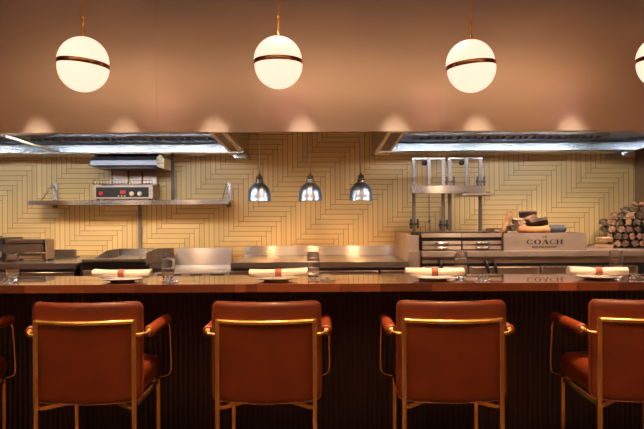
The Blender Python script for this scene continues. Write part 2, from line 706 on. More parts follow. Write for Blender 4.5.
px_plate = [(-1.10, 3.58), (-.253, 3.58), (.617, 3.58), (1.514, 3.58)]
pl = make_plate()
for i, (x, y) in enumerate(px_plate):
    o = pl if i == 0 else copy_tree(pl)
    o.location = (x, y, ZT)
    tag(o, 'white porcelain plate on the bar under a rolled napkin, ' + WHO[i + 1], 'plate', 'plates on the bar')
    npk = make_napkin(i + 3)
    npk.location = (x + (.012 if i == 1 else 0), y, ZT + .0435)
    npk.rotation_euler = (0, [R(.3), R(-1.2), R(.4), R(.5)][i], R([-2, 1, -1.5, -1][i]))
    tag(npk, 'rolled white napkin with leather band ' + WHO[i + 1], 'napkin', 'napkins on the plates')


def make_glass():
    t = MB()
    t.lathe([(0, 0), (.026, 0), (.030, .003), (.0335, .03), (.0365, .07), (.0365, .10), (.0345, .149), (.0335, .150), (.0338, .149),
             (.0358, .10), (.0358, .07), (.0328, .03), (.028, .017), (.018, .013), (0, .012)], 36)
    return t.build('tumbler_glass', GLASS)


gl = make_glass()
gx = [(-1.745, 3.66, 'clear tall glass on the bar, leftmost of all, before the small steel griddle box'),
      (-.867, 3.66, 'clear tall glass on the bar between the first plate and the second'),
      (-.051, 3.68, 'clear tall glass on the bar right under the middle hanging lamp'),
      (.785, 3.68, 'clear tall glass on the bar right of the plate below the grill frames'),
      (1.672, 3.70, 'clear tall glass behind the rightmost plate, before the stacked firewood')]
for i, (x, y, lab) in enumerate(gx):
    o = gl if i == 0 else copy_tree(gl)
    o.location = (x, y, ZT)
    tag(o, lab, 'glass', 'tumblers on the bar')


def cut_shape(kind):
    mb = MB()
    L = .19
    if kind == 'fork':
        mb.tube(smoothpath([(0, -.105, .0), (0, -.03, .0015), (0, .045, .0005), (0, .06, 0)]), [.0045] * 12 + [.003] * 7, 8)
        mb.box(-.0115, .0115, .058, .078, -.0012, .0012, .001)
        for k in range(4):
            x = -.0098 + k * .0065
            mb.box(x - .0016, x + .0016, .076, .118, -.0012, .0014, .0005)
    elif kind == 'knife':
        mb.tube(smoothpath([(0, -.11, 0), (0, -.02, .0), (0, .01, 0)]), .0052, 8)
        mb.prism([(-.001, .0), (.001, .0), (.001, .0)][:3] and [(-.006, .005), (.008, .005), (.010, .09), (.004, .118), (-.006, .112)], 'z', -.0009, .0009)
    else:
        mb.tube(smoothpath([(0, -.105, 0), (0, -.02, .0015), (0, .065, 0)]), [.0045] * 6 + [.0028] * 7, 8)
        mb.lathe([(0, -.004), (.010, -.002), (.0165, .002), (.0155, .0026), (.008, .0), (0, -.0015)], 20, (0, .085, 0), mtx=Matrix.Diagonal((1, 1.5, 1)))
    return mb


def cutlery(ix, x, y, a, where):
    rest = thing('cutlery_rest', 'small steel cutlery rest on the bar, ' + where, 'cutlery rest', (x, y, ZT), R(a), 'cutlery rests on the bar')
    mb = MB()
    mb.tube([(-.034, 0, .0075), (.034, 0, .0075)], .0035, 10)
    mb.build('bar', SILVER, rest)
    for s in (-1, 1):
        MB().lathe([(0, 0), (.008, 0), (.0095, .004), (.0085, .009), (.004, .0115), (0, .012)], 16, (s * .034, 0, 0)).build('foot', SILVER, rest)
    for k, (nm, dx) in enumerate((('fork', -.020), ('knife', .002), ('spoon', .021))):
        o = cut_shape(nm).build(nm, SILVER)
        ca, sa = math.cos(R(a)), math.sin(R(a))
        o.location = (x + dx * ca, y + dx * sa, ZT + .0162)
        # cutlery leans on the rest, handle end down on the bar
        o.rotation_euler = (R(-5.2) if nm != 'x' else 0, 0, R(a) + R((k - 1) * 2 + 180))
        tag(o, 'polished %s leaning on the steel rest, %s' % (nm, where), nm, nm + 's on the bar')


cutlery(0, -1.695, 3.52, 12, 'at the far left before the leftmost glass')
cutlery(1, -.825, 3.52, 18, 'right of the plate before the griddle')
cutlery(2, .026, 3.53, 2, 'right of the plate under the hanging lamps')
cutlery(3, .872, 3.53, -20, 'right of the plate below the grill frames')
cutlery(4, 1.715, 3.54, -14, 'at the far right beside the rightmost plate')


# ------------------------------------------------------------------ globe pendants
def make_globe():
    t = thing('globe_pendant', 'x', 'pendant lamp')
    r = .1405
    g_ = .0125
    up = [(r * math.sin(a), g_ + r * math.cos(a)) for a in [PI / 2 * k / 16 for k in range(17)]]
    lo = [(r * math.sin(a), -g_ - r * math.cos(a)) for a in [PI / 2 * k / 16 for k in range(17)]]
    ring = MB()
    ring.lathe([(.128, g_), (r + .0015, g_), (r + .002, g_ - .002), (r + .002, -g_ + .002), (r + .0015, -g_), (.128, -g_), (.128, g_)], 64)
    ro = ring.build('ring', BRASSD, t)
    u = MB().lathe(up, 64, (-.002, 0, 0)).build('upper_half', GLOBE, t)
    l = MB().lathe(lo, 64, (.002, 0, 0)).build('lower_half', GLOBE, t)
    MB().lathe([(0, .1525), (.012, .1525), (.012, .160), (.0068, .162), (.0068, .256), (.0085, .258), (.0085, .270), (.004, .272), (0, .272)], 16).build('rod', BRASS, t)
    top = ZC - 2.087
    MB().tube([(0, 0, .272), (0, 0, top - .02)], .0038, 8).build('cord', COPPER, t)
    MB().lathe([(0, top - .025), (.05, top - .025), (.055, top - .02), (.055, top), (0, top)], 24).build('ceiling_rose', BRASS, t)
    return t, (ro, u, l)


gt, gparts = make_globe()
dg = 3.75
gspec = [(83, 62.5, 1.03, R(6), 'leftmost of the four'), (278, 61.5, .985, 0, 'second of four from the left'),
         (470.7, 66, .99, R(-5), 'third of four, near the grill frames'), (662, 62, .99, R(3), 'cut off by the right edge of the photo')]
for i, (px, py, s, tl, lab) in enumerate(gspec):
    o = gt if i == 0 else copy_tree(gt)
    p = P(px + .9, py + .9, dg / s)
    o.location = p
    o['label'] = 'lit opal globe pendant with brass ring, ' + lab
    o['group'] = 'globe pendants over the bar'
    for c in o.children:
        if c.name.split('.')[0] in ('ring', 'upper_half', 'lower_half'):
            c.rotation_euler = (0, tl, 0)
    dz = ZC - (p.z + (ZC - 2.087))
    for c in o.children:
        nm = c.name.split('.')[0]
        if nm == 'ceiling_rose':
            c.location = (0, 0, dz)
        if nm == 'cord':
            L0 = (ZC - 2.087) - .02 - .272
            s_ = (L0 + dz) / L0
            c.scale = (1, 1, s_)
            c.location = (0, 0, .272 - .272 * s_)


# ------------------------------------------------------------------ cylinder spots on the ceiling
def make_spot():
    t = thing('ceiling_spotlight', 'x', 'spotlight')
    MB().lathe([(.0, -.14), (.034, -.14), (.036, -.15), (.042, -.15), (.042, -.005), (.042, 0), (0, 0)], 24).build('housing', BLACK, t)
    MB().lathe([(0, -.141), (.033, -.141), (.033, -.1405), (0, -.1405)], 20).build('lens', WARMLED, t)
    return t


s0 = make_spot()
first = True
spot_xy = []
names_ = ['over the left edge armchair', 'over the leftmost full armchair', 'over the armchair left of the middle lamp', 'over the armchair below the grill frames', 'over the right edge armchair', 'beyond the right edge of the photo']
for row, y in enumerate((3.81, 3.11)):
    for k, x in enumerate((-2.02, -1.106, -.22, .675, 1.62, 2.54)):
        o = s0 if first else copy_tree(s0)
        first = False
        o.location = (x, y, ZC)
        o['label'] = 'black cylinder ceiling spotlight, %s row, %s' % (('bar side', 'seat side')[row], names_[k])
        o['group'] = 'ceiling spotlights mirrored in the bulkhead'
        spot_xy.append((x, y, row))


def light(kind, name, loc, power, col, size=.05, rot=(0, 0, 0), **kw):
    l = bpy.data.lights.new(name, kind)
    l.energy = power
    l.color = col
    if kind == 'SPOT':
        l.spot_size = kw.get('angle', R(50))
        l.spot_blend = kw.get('blend', .6)
        l.shadow_soft_size = size
    elif kind == 'POINT':
        l.shadow_soft_size = size
    elif kind == 'AREA':
        l.shape = 'RECTANGLE'
        l.size = size
        l.size_y = kw.get('sy', size)
    o = bpy.data.objects.new(name, l)
    o.location = loc
    o.rotation_euler = rot
    C.objects.link(o)
    return o


WARM = (1.0, .62, .33)
for x, y, row in spot_xy:
    light('SPOT', 'spot_beam', (x, y, ZC - .16), 30 if row == 0 else 270, (1.0, .72, .50) if row == 0 else WARM, .03, angle=R(44), blend=.7)
# downlights set in the dark ceiling strip, washing the pass and the foot of the bulkhead
for px in (-142, -51, 38, 125, 215, 303, 395, 478, 572, 661):
    x = (px - CX) / 143
    light('SPOT', 'pass_downlight', (x, 3.60, ZC - .025), 190, (1.0, .78, .58), .02, rot=(R(39.4), 0, 0), angle=R(12), blend=1)
# unseen fill spots, added to brighten the dining side and what the steel mirrors
for x in (-3, -1, 1.2):
    for y, pw in ((-2.2, 70), (.2, 40)):
        light('SPOT', 'room_fill_spot', (x, y, ZC - .02), pw, (1.0, .72, .48), .06, angle=R(100), blend=.8)
for x in (-2.6, -1.986, -1.372, -.75, -.133, .51, 1.09, 1.75, 2.37):      # small lamps behind the foot of the bulkhead, turned to the cook line
    light('SPOT', 'pass_lamp', (x, 4.64, 1.90), 30, (1.0, .70, .44), .02, rot=(R(36), 0, 0), angle=R(85), blend=1)
for x in (-2.5, -1.5, -.5, .5, 1.5, 2.4):  # added fill with no fixture, lifts the steel fronts of the cook line
    light('SPOT', 'cook_line_fill', (x, 2.35, ZC - .05), 20, (1.0, .76, .52), .05, rot=(R(54), 0, 0), angle=R(25), blend=1)
for x in (-2.4, 0, 2.2):      # added fill facing up in mid-air, brightens ceiling and bulkhead
    light('AREA', 'ceiling_fill', (x, 1.1, 2.5), 52, (1.0, .75, .53), 1.8, rot=(R(180), 0, 0), sy=.4)


# ------------------------------------------------------------------ exhaust hoods
def hood(label, x0, x1, leds, slots, grill_x, box_x, seed):
    t = thing('exhaust_hood', label, 'extractor hood', ((x0 + x1) / 2, 5.2, ZFB))
    ox = (x0 + x1) / 2
    a, b = x0 - ox, x1 - ox
    y0, y1 = YF + .03 - 5.2, YW - .02 - 5.2
    rnd = random.Random(seed)
    sh = MB()                                            # shell: top, ends, back
    sh.box(a, b, y0, y1, .55, .57)
    sh.prism([(y0, .0), (y1 - .02, -.05), (y1 - .02, .549), (y0, .549)], 'x', a, a + .012)
    sh.prism([(y0, .0), (y1 - .02, -.05), (y1 - .02, .549), (y0, .549)], 'x', b - .012, b)
    sh.box(a, b, y0, y0 + .012, .002, .549)
    sh.build('shell', STEELH, t)
    gut = MB()                                           # rear gutter, rolled front
    gut.prism([(.40, -.030), (.41, -.042), (.76, -.046), (.76, .045), (.45, .045), (.405, .03)], 'x', a + .013, b - .013)
    gut.build('gutter', STEELH, t)
    fl = MB()                                            # filter bank rising to the front
    fl.prism([(.44, .048), (.02, .20), (.02, .215), (.44, .063)], 'x', a + .013, b - .013, m=STEELH)
    # slotted strip along the foot of the filter bank
    fl.prism([(.37, .062), (.30, .086), (.31, .098), (.375, .076)], 'x', slots[0] - ox, slots[1] - ox, m=STEEL)
    x = slots[0] - ox + .05
    while x < slots[1] - ox - .08:
        w = rnd.choice((.022, .03, .04, .014))
        fl.prism([(.362, .0635), (.314, .080), (.316, .086), (.364, .070)], 'x', x, x + w, m=BLACK)
        x += w + rnd.choice((.018, .04, .03, .05))
    fl.build('filter_bank', STEELH, t)
    for l0, l1 in leds:
        lm = MB().box(l0 - ox, l1 - ox, -.50, -.42, .075, .10, .004).build('light_tube', LED, t)
        MB().box(l0 - ox - .02, l1 - ox + .02, -.52, -.40, .1005, .14, .004).build('light_housing', STEELH, lm)
    if grill_x:
        g0, g1 = grill_x[0] - ox, grill_x[1] - ox
        gm = MB()
        M_ = MESHT
        yy0, yy1 = y0 + .015, .62
        z0, z1 = .006, -.046
        for (ya, yb) in ((yy0, yy0 + .05), (yy1 - .05, yy1)):
            fa, fb2 = (ya - yy0) / (yy1 - yy0), (yb - yy0) / (yy1 - yy0)
            gm.prism([(ya, z0 + (z1 - z0) * fa), (yb, z0 + (z1 - z0) * fb2), (yb, z0 + .012 + (z1 - z0) * fb2), (ya, z0 + .012 + (z1 - z0) * fa)], 'x', g0, g1)
        for xa in (g0, g1 - .022):
            gm.prism([(yy0, z0 - .001), (yy1, z1 - .001), (yy1, z1 + .012), (yy0, z0 + .012)], 'x', xa, xa + .022)
        gf = gm.build('grille_frame', MESHT, t)
        g2 = MB()
        n = 22
        for k in range(n):
            ya = yy0 + .05 + (yy1 - yy0 - .1) * (k + .5) / n
            f_ = (ya - yy0) / (yy1 - yy0)
            z = z0 + (z1 - z0) * f_
            g2.box(g0 + .022, g1 - .022, ya - .011, ya + .011, z + .003, z + .009)
        k = g0 + .035
        while k < g1 - .03:
            g2.prism([(yy0 + .04, z0 + .006), (yy1 - .04, z1 + .010), (yy1 - .04, z1 + .014), (yy0 + .04, z0 + .010)], 'x', k, k + .005)
            k += .02
        g2.prism([(yy0 + .02, z0 + .022), (yy1 - .02, z1 + .022), (yy1 - .02, z1 + .03), (yy0 + .02, z0 + .03)], 'x', g0, g1, m=STEELW)
        g2.build('grille_mesh', MESHT, gf)
    for bx in box_x:
        MB().box(bx - .06 - ox, bx + .055 - ox, .42, .74, -.082, -.047, .004).build('drip_cup', STEELH, t)
    return t


LH = hood('left steel exhaust hood with cool lights, over the wall shelf and salamander grill', -4.15, -.665,
     [(-3.9, -3.0), (-2.55, -1.75), (-1.65, -.85)], (-4.0, -.86), (-.80, -.69), [-.70], 3)
hood('right steel exhaust hood with cool lights, over the wood grill and firewood', .455, 2.70,
     [(.75, 1.35), (1.5, 2.5)], (.78, 2.45), (.475, .60), [2.66], 5)
# sloping divider bar below the left hood
dv = MB()
pa, pb = P(6, 134.5, 4.62), P(62, 152, 5.7)
dv.tube([pa + Vector((0, 0, -.006)), pb + Vector((0, 0, .004))], .010, 4)
dvo = dv.build('divider_bar', MESHT, LH, loc=-LH.location)


# ------------------------------------------------------------------ heat lamps
def make_heat():
    t = thing('heat_lamp', 'x', 'heat lamp')       # origin at the rim of the shade
    sh = MB()
    prof = [(.0985, 0), (.0985, .008), (.096, .012), (.0955, .035), (.090, .075), (.077, .108), (.056, .133), (.034, .148), (.030, .150),
            (.028, .147), (.054, .130), (.074, .106), (.087, .074), (.0925, .035), (.093, .010), (.0945, 0)]
    sh.lathe(prof, 48)
    sh.build('shade', CHROME, t)
    nk = MB()
    nk.lathe([(0, .1505), (.034, .1505), (.036, .155), (.028, .160), (.028, .170), (.033, .172), (.033, .178), (.026, .181), (.026, .205), (.018, .210), (.011, .216), (.008, .225), (0, .226)], 24)
    nk.build('socket', STEEL, t)
    MB().lathe([(0, .02), (.025, .025), (.042, .045), (.044, .06), (.030, .085), (.018, .105), (0, .106)], 24).build('bulb', emis('heat_bulb', (1, .45, .18), 5.0), t)
    MB().tube([(0, 0, .215), (0, 0, ZC - 1.3925 - .01)], .0035, 8).build('stem', STEEL, t)
    MB().lathe([(0, ZC - 1.3925 - .02), (.04, ZC - 1.3925 - .02), (.04, ZC - 1.3925), (0, ZC - 1.3925)], 20).build('ceiling_plate', STEEL, t)
    return t


h0 = make_heat()
for i, (px, lab) in enumerate(((259.5, 'left of the three, nearest the wall shelf'), (310.4, 'middle of the three, over the tall glass'), (361, 'right of the three, nearest the lifting frames'))):
    o = h0 if i == 0 else copy_tree(h0)
    x = (px - CX) * 5.3 / F
    o.location = (x, 5.3, 1.3925)
    o['label'] = 'gunmetal dome heat lamp hanging over the pass, ' + lab
    o['group'] = 'heat lamps over the pass'
    light('SPOT', 'heat_lamp_beam', (x, 5.3, 1.405), 14, (1, .55, .26), .03, angle=R(165), blend=.8)

# ------------------------------------------------------------------ wall shelf and salamander grill
ZS = P(0, 200.5, 5.7).z
sh = thing('wall_shelf', 'long brushed steel shelf bracketed to the left tiled wall', 'shelf', (-1.65, 5.7, ZS))


def shelfx(px, d=5.7):
    return (px - CX) * d / F + 1.65


for a, b in ((27.5, 92), (92.5, 152), (152.5, 229)):
    x0, x1 = shelfx(a), shelfx(b)
    MB().box(x0, x1, 0, .285, -.012, .012, .003).box(x0, x1, .002, .012, -.028, -.012).build('board', STEEL, sh)
for px in (51.5, 227.5):
    x = shelfx(px, 5.9)
    br = MB()
    br.box(x - .022, x + .022, .28, .296, -.05, .175, .003)
    br.prism([(.03, .0125), (.05, .0125), (.29, .16), (.29, .175)], 'x', x - .024, x - .019)
    br.build('bracket', STEEL, sh)
MB().box(shelfx(138, 5.97), shelfx(141.3, 5.97), .27, .296, .95 - ZS + .0, -.013).build('post', STEELG, sh)

# salamander
ZS2 = ZS + .0125
sal = thing('salamander_grill', 'steel salamander grill with raised hood standing on the wall shelf', 'grill', (-1.65, 5.7, ZS2))
q = lambda px, d=5.72: (px - CX) * d / F + 1.65
zz = lambda py, d=5.72: H + (CY - py) * d / F - ZS2
x0, x1 = q(94), q(153)
bd = MB()
bd.box(x0, x1, .02, .27, .012, zz(184.5), .004)
body = bd.build('body', STEELW, sal)
MB().box(x0 + .02, x1 - .035, .014, .0195, .026, zz(186.3), .002).build('control_panel', BLACK, body)
MB().box(q(99.5), q(103), .008, .0135, .045, .075, .002).build('switch', ENAMEL, body)
MB().box(q(120.5), q(126), .010, .0135, .055, .085, .001).build('display', REDLED, body)
for px in (119, 122, 125):
    MB().lathe([(0, 0), (.006, 0), (.006, .004), (0, .005)], 10, (q(px), .0135, .036), mtx=Matrix.Rotation(R(90), 3, 'X')).build('button', KNOB, body)
for px in (132, 140):
    k = MB().lathe([(0, 0), (.020, 0), (.020, .006), (.016, .014), (.0, .016)], 20, (q(px), .0135, .055), mtx=Matrix.Rotation(R(90), 3, 'X'))
    k.box(q(px) - .003, q(px) + .003, -.008, -.001, .038, .072, .001)
    k.build('knob', KNOB, body)
for fx in (x0 + .03, x1 - .03):
    for fy in (.04, .24):
        MB().lathe([(0, 0), (.012, 0), (.012, .0118), (0, .0118)], 12, (fx, fy, 0)).build('foot', BLACK, sal)
rk = MB()
rk.tube([(x0 - .01, .01, zz(183)), (x1 + .0, .01, zz(183))], .004, 8)
rk.tube([(x0 - .01, .26, zz(183)), (x1 + .0, .26, zz(183))], .004, 8)
n = 20
for k in range(n):
    x = x0 + (x1 - x0) * k / (n - 1)
    rk.tube(smoothpath([(x, .26, zz(183) + .004), (x, .02, zz(183) + .004), (x, .008, zz(182)), (x, .006, zz(179.8))], 3), .0022, 6)
rk.tube([(x0, .006, zz(179.6)), (x1, .006, zz(179.6))], .003, 6)
rk.build('rack', STEEL, sal)
MB().box(q(112, 5.9), q(156, 5.9), .24, .262, zz(183), 1.808 - ZS2, .003).build('back_plate', STEELW, sal)
for px in (127.5, 141.5):
    MB().box(q(px, 5.9) - .008, q(px, 5.9) + .008, .228, .2395, zz(182), zz(166), .002).build('guide_rail', BRASSD, sal)
hd = MB()
hx0, hx1 = q(91.5), q(164)
zt, zb = zz(154.5), zz(164.8)
hd.prism([(-.06, zb), (.02, zb - .012), (.225, zb + .005), (.225, zt), (.05, zt), (-.06, zb + .04)], 'x', hx0 + .02, hx1 - .045)
hd.prism([(-.065, zb - .002), (-.05, zb - .006), (-.05, zb + .006), (-.065, zb + .008)], 'x', hx0, hx1 - .04)
hdo = hd.build('lid', STEELL, sal)
lm = MB()
lm.prism([(-.03, zb - .028), (.18, zb - .028), (.20, zb - .013), (-.045, zb - .013)], 'x', hx0 + .07, hx1 - .07)
lm.build('burner_tray', STEELL, hdo)
eh = MB()
eh.prism([(hx1 - .0445, zb - .01), (hx1 - .01, zb - .018), (hx1 + .02, zb - .032), (hx1 + .02, zt - .035), (hx1 - .015, zt + .0), (hx1 - .0445, zt - .025)], 'y', -.05, .20)
e1 = eh.build('side_vent', MESHT, sal)
vs = MB()
for k in range(5):
    z = zb + .0 + k * .013
    vs.box(hx1 - .04, hx1 + .012, -.0535, -.0505, z + .008, z + .0125)
vs.build('vent_slots', DARK, e1)
cr = MB()
cr.box(q(165.5), q(168.5), .24, .258, .001, 1.808 - ZS2, .002)
cr.build('side_post', STEELD, sal)
MB().box(q(110, 5.9), q(112, 5.9), .24, .258, zz(183), 1.808 - ZS2).build('side_post', STEELD, sal)

# ------------------------------------------------------------------ the cook line
ZW = .915


def cabinet(px0, px1, label, drawers, ztop=ZW - .046, dep=(5.03, 5.9), handle='lip'):
    x0, x1 = (px0 - CX) * 5.03 / F, (px1 - CX) * 5.03 / F
    cx = (x0 + x1) / 2
    t = thing('undercounter_cabinet', label, 'cabinet', (cx, dep[0], 0), 0, 'steel cabinets below the cook line')
    w = (x1 - x0) / 2
    MB().box(-w + .001, w - .001, .022, dep[1] - dep[0], .10, ztop - .001).build('carcass', STEELD, t)
    for sx in (-1, 1):
        for sy in (.08, .75):
            MB().lathe([(0, 0), (.022, 0), (.022, .01), (.015, .012), (.015, .0995), (0, .0995)], 12, (sx * (w - .06), sy, 0)).build('foot', STEEL, t)
    n = drawers
    dw = 2 * w / n
    for k in range(n):
        a = -w + k * dw + .006
        b = a + dw - .012
        zt_ = ztop - .022
        for (z0_, z1_) in ((zt_ - .24, zt_), (zt_ - .5, zt_ - .25)):
            d = MB().box(a, b, .0, .0215, z0_, z1_, .003).build('drawer', STEELW if handle == 'lip' else STEEL, t)
            MB().prism([(-.024, z1_ - .006), (-.020, z1_ + .001), (-.0005, z1_ + .001), (-.0005, z1_ - .006)], 'x', a + .012, b - .012).build('handle', STEEL, d)
    return t


def X5(px, d=5.0):
    return (px - CX) * d / F


cabinet(-60, 19, 'steel undercounter cabinet at the far left edge below the steel griddle box', 1)
cabinet(19.5, 74, 'steel undercounter cabinet with one wide drawer, below the small left worktop', 1)
cabinet(230, 379, 'steel undercounter cabinet left of the drawer gap below the hanging lamps', 2)
cabinet(379.5, 408, 'narrow steel undercounter cabinet just left of the wood grill base', 1)


def worktop(name, px0, px1, z, label, yb=5.93, up=.08, upx=None, th=.045, mt=STEEL):
    x0, x1 = X5(px0), X5(px1)
    t = thing(name, label, 'worktop', ((x0 + x1) / 2, 5.0, z))
    w = (x1 - x0) / 2
    MB().box(-w, w, 0, yb - 5.0, -th, 0, .004).build('top', mt, t)
    if up:
        MB().prism([(yb - 5.023, .0005), (yb - 5.0, .0005), (yb - 5.0, up), (yb - 5.008, up)], 'x', -w, w).build('upstand', mt, t)
    return t


worktop('steel_worktop', -60, 76, ZW, 'short steel worktop at the left holding the steel griddle box', up=.0, mt=STEEL)
worktop('steel_worktop', 230.5, 408.5, ZW, 'long steel worktop with upstand below the three hanging lamps', up=.083)
us = MB().box(X5(52, 5.8), X5(80, 5.8), 5.70, 5.72, ZW + .001, P(0, 248, 5.75).z, .003)
us.box(X5(52, 5.8), X5(80, 5.8), 5.7205, 5.80, ZW + .001, ZW + .012)
tag(us.build('splash_guard', STEEL), 'low bent steel splash guard on the left worktop beside the steel griddle box', 'splash guard')

# small contact grill on the left worktop
cg = thing('contact_grill', 'boxy steel contact grill with two-tier lid on the left worktop', 'grill', (X5(25, 5.3), 5.3, ZW))
q = lambda px, d=5.3: (px - 25) * d / F
z = lambda py, d=5.3: H + (CY - py) * d / F - ZW
MB().box(q(4), q(44.5), .02, .165, .012, z(252.5), .006).build('base', STEEL, cg)
MB().box(q(9), q(41), .010, .0195, .02, z(254.5), .003).build('front_plate', STEELW, cg)
for sx in (q(7), q(42)):
    for sy in (.05, .14):
        MB().lathe([(0, 0), (.014, 0), (.014, .0115), (0, .0115)], 12, (sx, sy, 0)).build('foot', BLACK, cg)
l1 = MB().box(q(3), q(43.5), -.03, .15, z(251.0), z(243), .008).build('lower_lid', STEEL, cg)
MB().box(q(5), q(43), .0, .15, z(242.6), z(242) + .001, .001).build('gap', BLACK, l1)
MB().box(q(5.5), q(44), -.01, .16, z(241.8), z(238), .006).build('upper_lid', STEEL, cg)
MB().box(q(44.6), q(46.0), .01, .165, .012, z(238.5), .004).build('side_panel', STEELW, cg)
MB().tube([(q(3) - .0, -.035, z(247)), (q(3) - .045, -.06, z(247)), (q(3) - .045, -.10, z(247))], .008, 8).build('handle', BLACK, cg)
bx = thing('fryer_box', 'dark steel fryer box cut off by the left edge, beside the contact grill', 'fryer', (X5(-12, 5.3), 5.3, ZW))
MB().box(-.095, .105, .03, .40, .0, .185, .006).build('body', STEELD, bx)
MB().box(-.09, .10, .02, .0295, .03, .08, .002).build('front_plate', STEELW, bx)
MB().tube([(-.05, .1, .1855), (-.05, .1, .20), (.06, .1, .20), (.06, .1, .1855)], .005, 6).build('handle', BLACK, bx)

# griddle with side guards
gr = thing('flat_griddle', 'wide flat-top griddle with dark side guards and steel front rail', 'griddle', (X5(115), 5.0, 0))
q = lambda px, d=5.0: (px - 115) * d / F
z = lambda py, d=5.0: H + (CY - py) * d / F
MB().box(q(77), q(147), .06, .92, .10, z(265), .004).build('body', STEELD, gr)
for sx in (q(80), q(146)):
    for sy in (.12, .8):
        MB().lathe([(0, 0), (.02, 0), (.02, .0995), (0, .0995)], 12, (sx, sy, 0)).build('foot', STEEL, gr)
MB().box(q(82), q(145), -.02, .05, z(260.5), z(258.0), .004).box(q(83), q(145), .051, .9, z(263.5), z(261.5)).build('front_rail', STEEL, gr)
MB().box(q(82), q(145), .0, .055, z(269), z(261), .002).build('grease_drawer', BLACK, gr)
MB().box(q(83), q(144.5), -.012, -.0005, z(270.6), z(269.6), .001).box(q(83), q(144.5), -.0005, .058, z(280), z(269.2), .001).build('handle_rail', STEELW, gr)
MB().box(q(82), q(145), .90, .917, z(262), P(0, 248, 5.85).z, .003).build('splash_back', STEEL, gr)
MB().prism([(.30, z(263)), (.90, z(263)), (.90, P(0, 248, 5.85).z), (.60, P(0, 248, 5.85).z), (.30, z(259))], 'x', q(80.5), q(82)).build('side_guard', STEELG, gr)
MB().prism([(.02, z(265)), (.90, z(265)), (.90, P(0, 247.5, 5.85).z), (.30, P(0, 247.5, 5.3).z), (.02, z(252))], 'x', q(145.2), q(147)).build('side_guard', STEELG, gr)
MB().box(q(147.2), q(148.2), .02, .92, .1, z(263)).build('side_trim', STEELD, gr)

# induction range with tall sloping splash back
ir = thing('induction_range', 'steel range with tall sloping splash back and black control windows', 'range', (X5(191), 5.0, 0))
q = lambda px, d=5.0: (px - 191) * d / F
rb = MB().box(q(153.2), q(229), .05, .93, .10, z(272.5), .004).build('body', STEEL, ir)
MB().prism([(.835, z(272.4)), (.92, z(272.4)), (.92, P(0, 247.3, 5.87).z), (.858, P(0, 247.3, 5.87).z)], 'x', -1.318 - X5(191), -.815 - X5(191)).build('splash_back', STEEL, ir)
MB().box(q(153.2), q(229), .0, .0495, z(277), z(272.3), .003).build('control_strip', STEELW, ir)
for a, b in ((157, 166), (169, 181), (190, 202), (210, 224)):
    MB().box(q(a), q(b), -.003, -.0005, z(276.0), z(273.6)).build('display', BLACK, ir)
for sx in (q(157), q(225)):
    for sy in (.1, .85):
        MB().lathe([(0, 0), (.02, 0), (.02, .0995), (0, .0995)], 12, (sx, sy, 0)).build('foot', STEEL, ir)

# ------------------------------------------------------------------ wood grill station
ZG = P(0, 252, 5.0).z
gs = thing('grill_counter', 'long warm steel counter carrying the wood grill, engraved box and firewood', 'counter', (X5(540), 5.0, 0))
q = lambda px, d=5.0: (px - 540) * d / F
xe = XR - .02 - X5(540)
x0 = q(421.5)
MB().box(x0, xe, 0, .93, ZG - .045, ZG, .004).build('top', STEELW, gs)
MB().box(x0 + .01, xe, .05, .92, ZG - .095, ZG - .046).build('apron', STEELW, gs)
MB().box(x0 + .01, xe, .06, .92, .10, ZG - .0955).build('carcass', DARK, gs)
for k in range(5):
    xx = x0 + .1 + (xe - x0 - .2) * k / 4
    MB().lathe([(0, 0), (.02, 0), (.02, .0995), (0, .0995)], 12, (xx, .15, 0)).build('foot', STEEL, gs)
jn = [422.5, 469, 541, 606, 640]
for a, b in zip(jn, jn[1:]):
    d = MB().box(q(a) + .006, q(b) - .006, .02, .0595, .45, z(267.5), .003).build('drawer', STEELW, gs)
    MB().prism([(.0, z(268.8)), (.003, z(267.6)), (.0195, z(267.6)), (.0195, z(268.8))], 'x', q(a) + .02, q(b) - .02).build('handle', STEEL, d)
for px in (440, 486, 494):
    MB().tube(smoothpath([(q(px), .045, z(262)), (q(px), .0, z(263)), (q(px) + .01, -.02, z(268)), (q(px) + .012, -.02, z(274))], 4), .010, 8).build('door_lever', BLACK, gs)
MB().prism([(.03, z(262)), (.90, z(262)), (.90, P(0, 232, 5.85).z), (.14, P(0, 233.5, 5.12).z), (.03, z(240))], 'x', q(409.5, 5.05), q(410.5, 5.05)).build('side_plate', STEELW, gs)
MB().prism([(.045, z(268)), (.90, z(268)), (.90, z(252.5)), (.045, z(252.5))], 'x', q(411, 5.05), x0 - .002).build('side_base', STEELW, gs)
MB().prism([(.12, z(252)), (.90, z(252)), (.90, P(0, 235, 5.85).z), (.12, P(0, 236, 5.12).z)], 'x', q(411, 5.05), x0 - .002).build('side_wing', STEELW, gs)

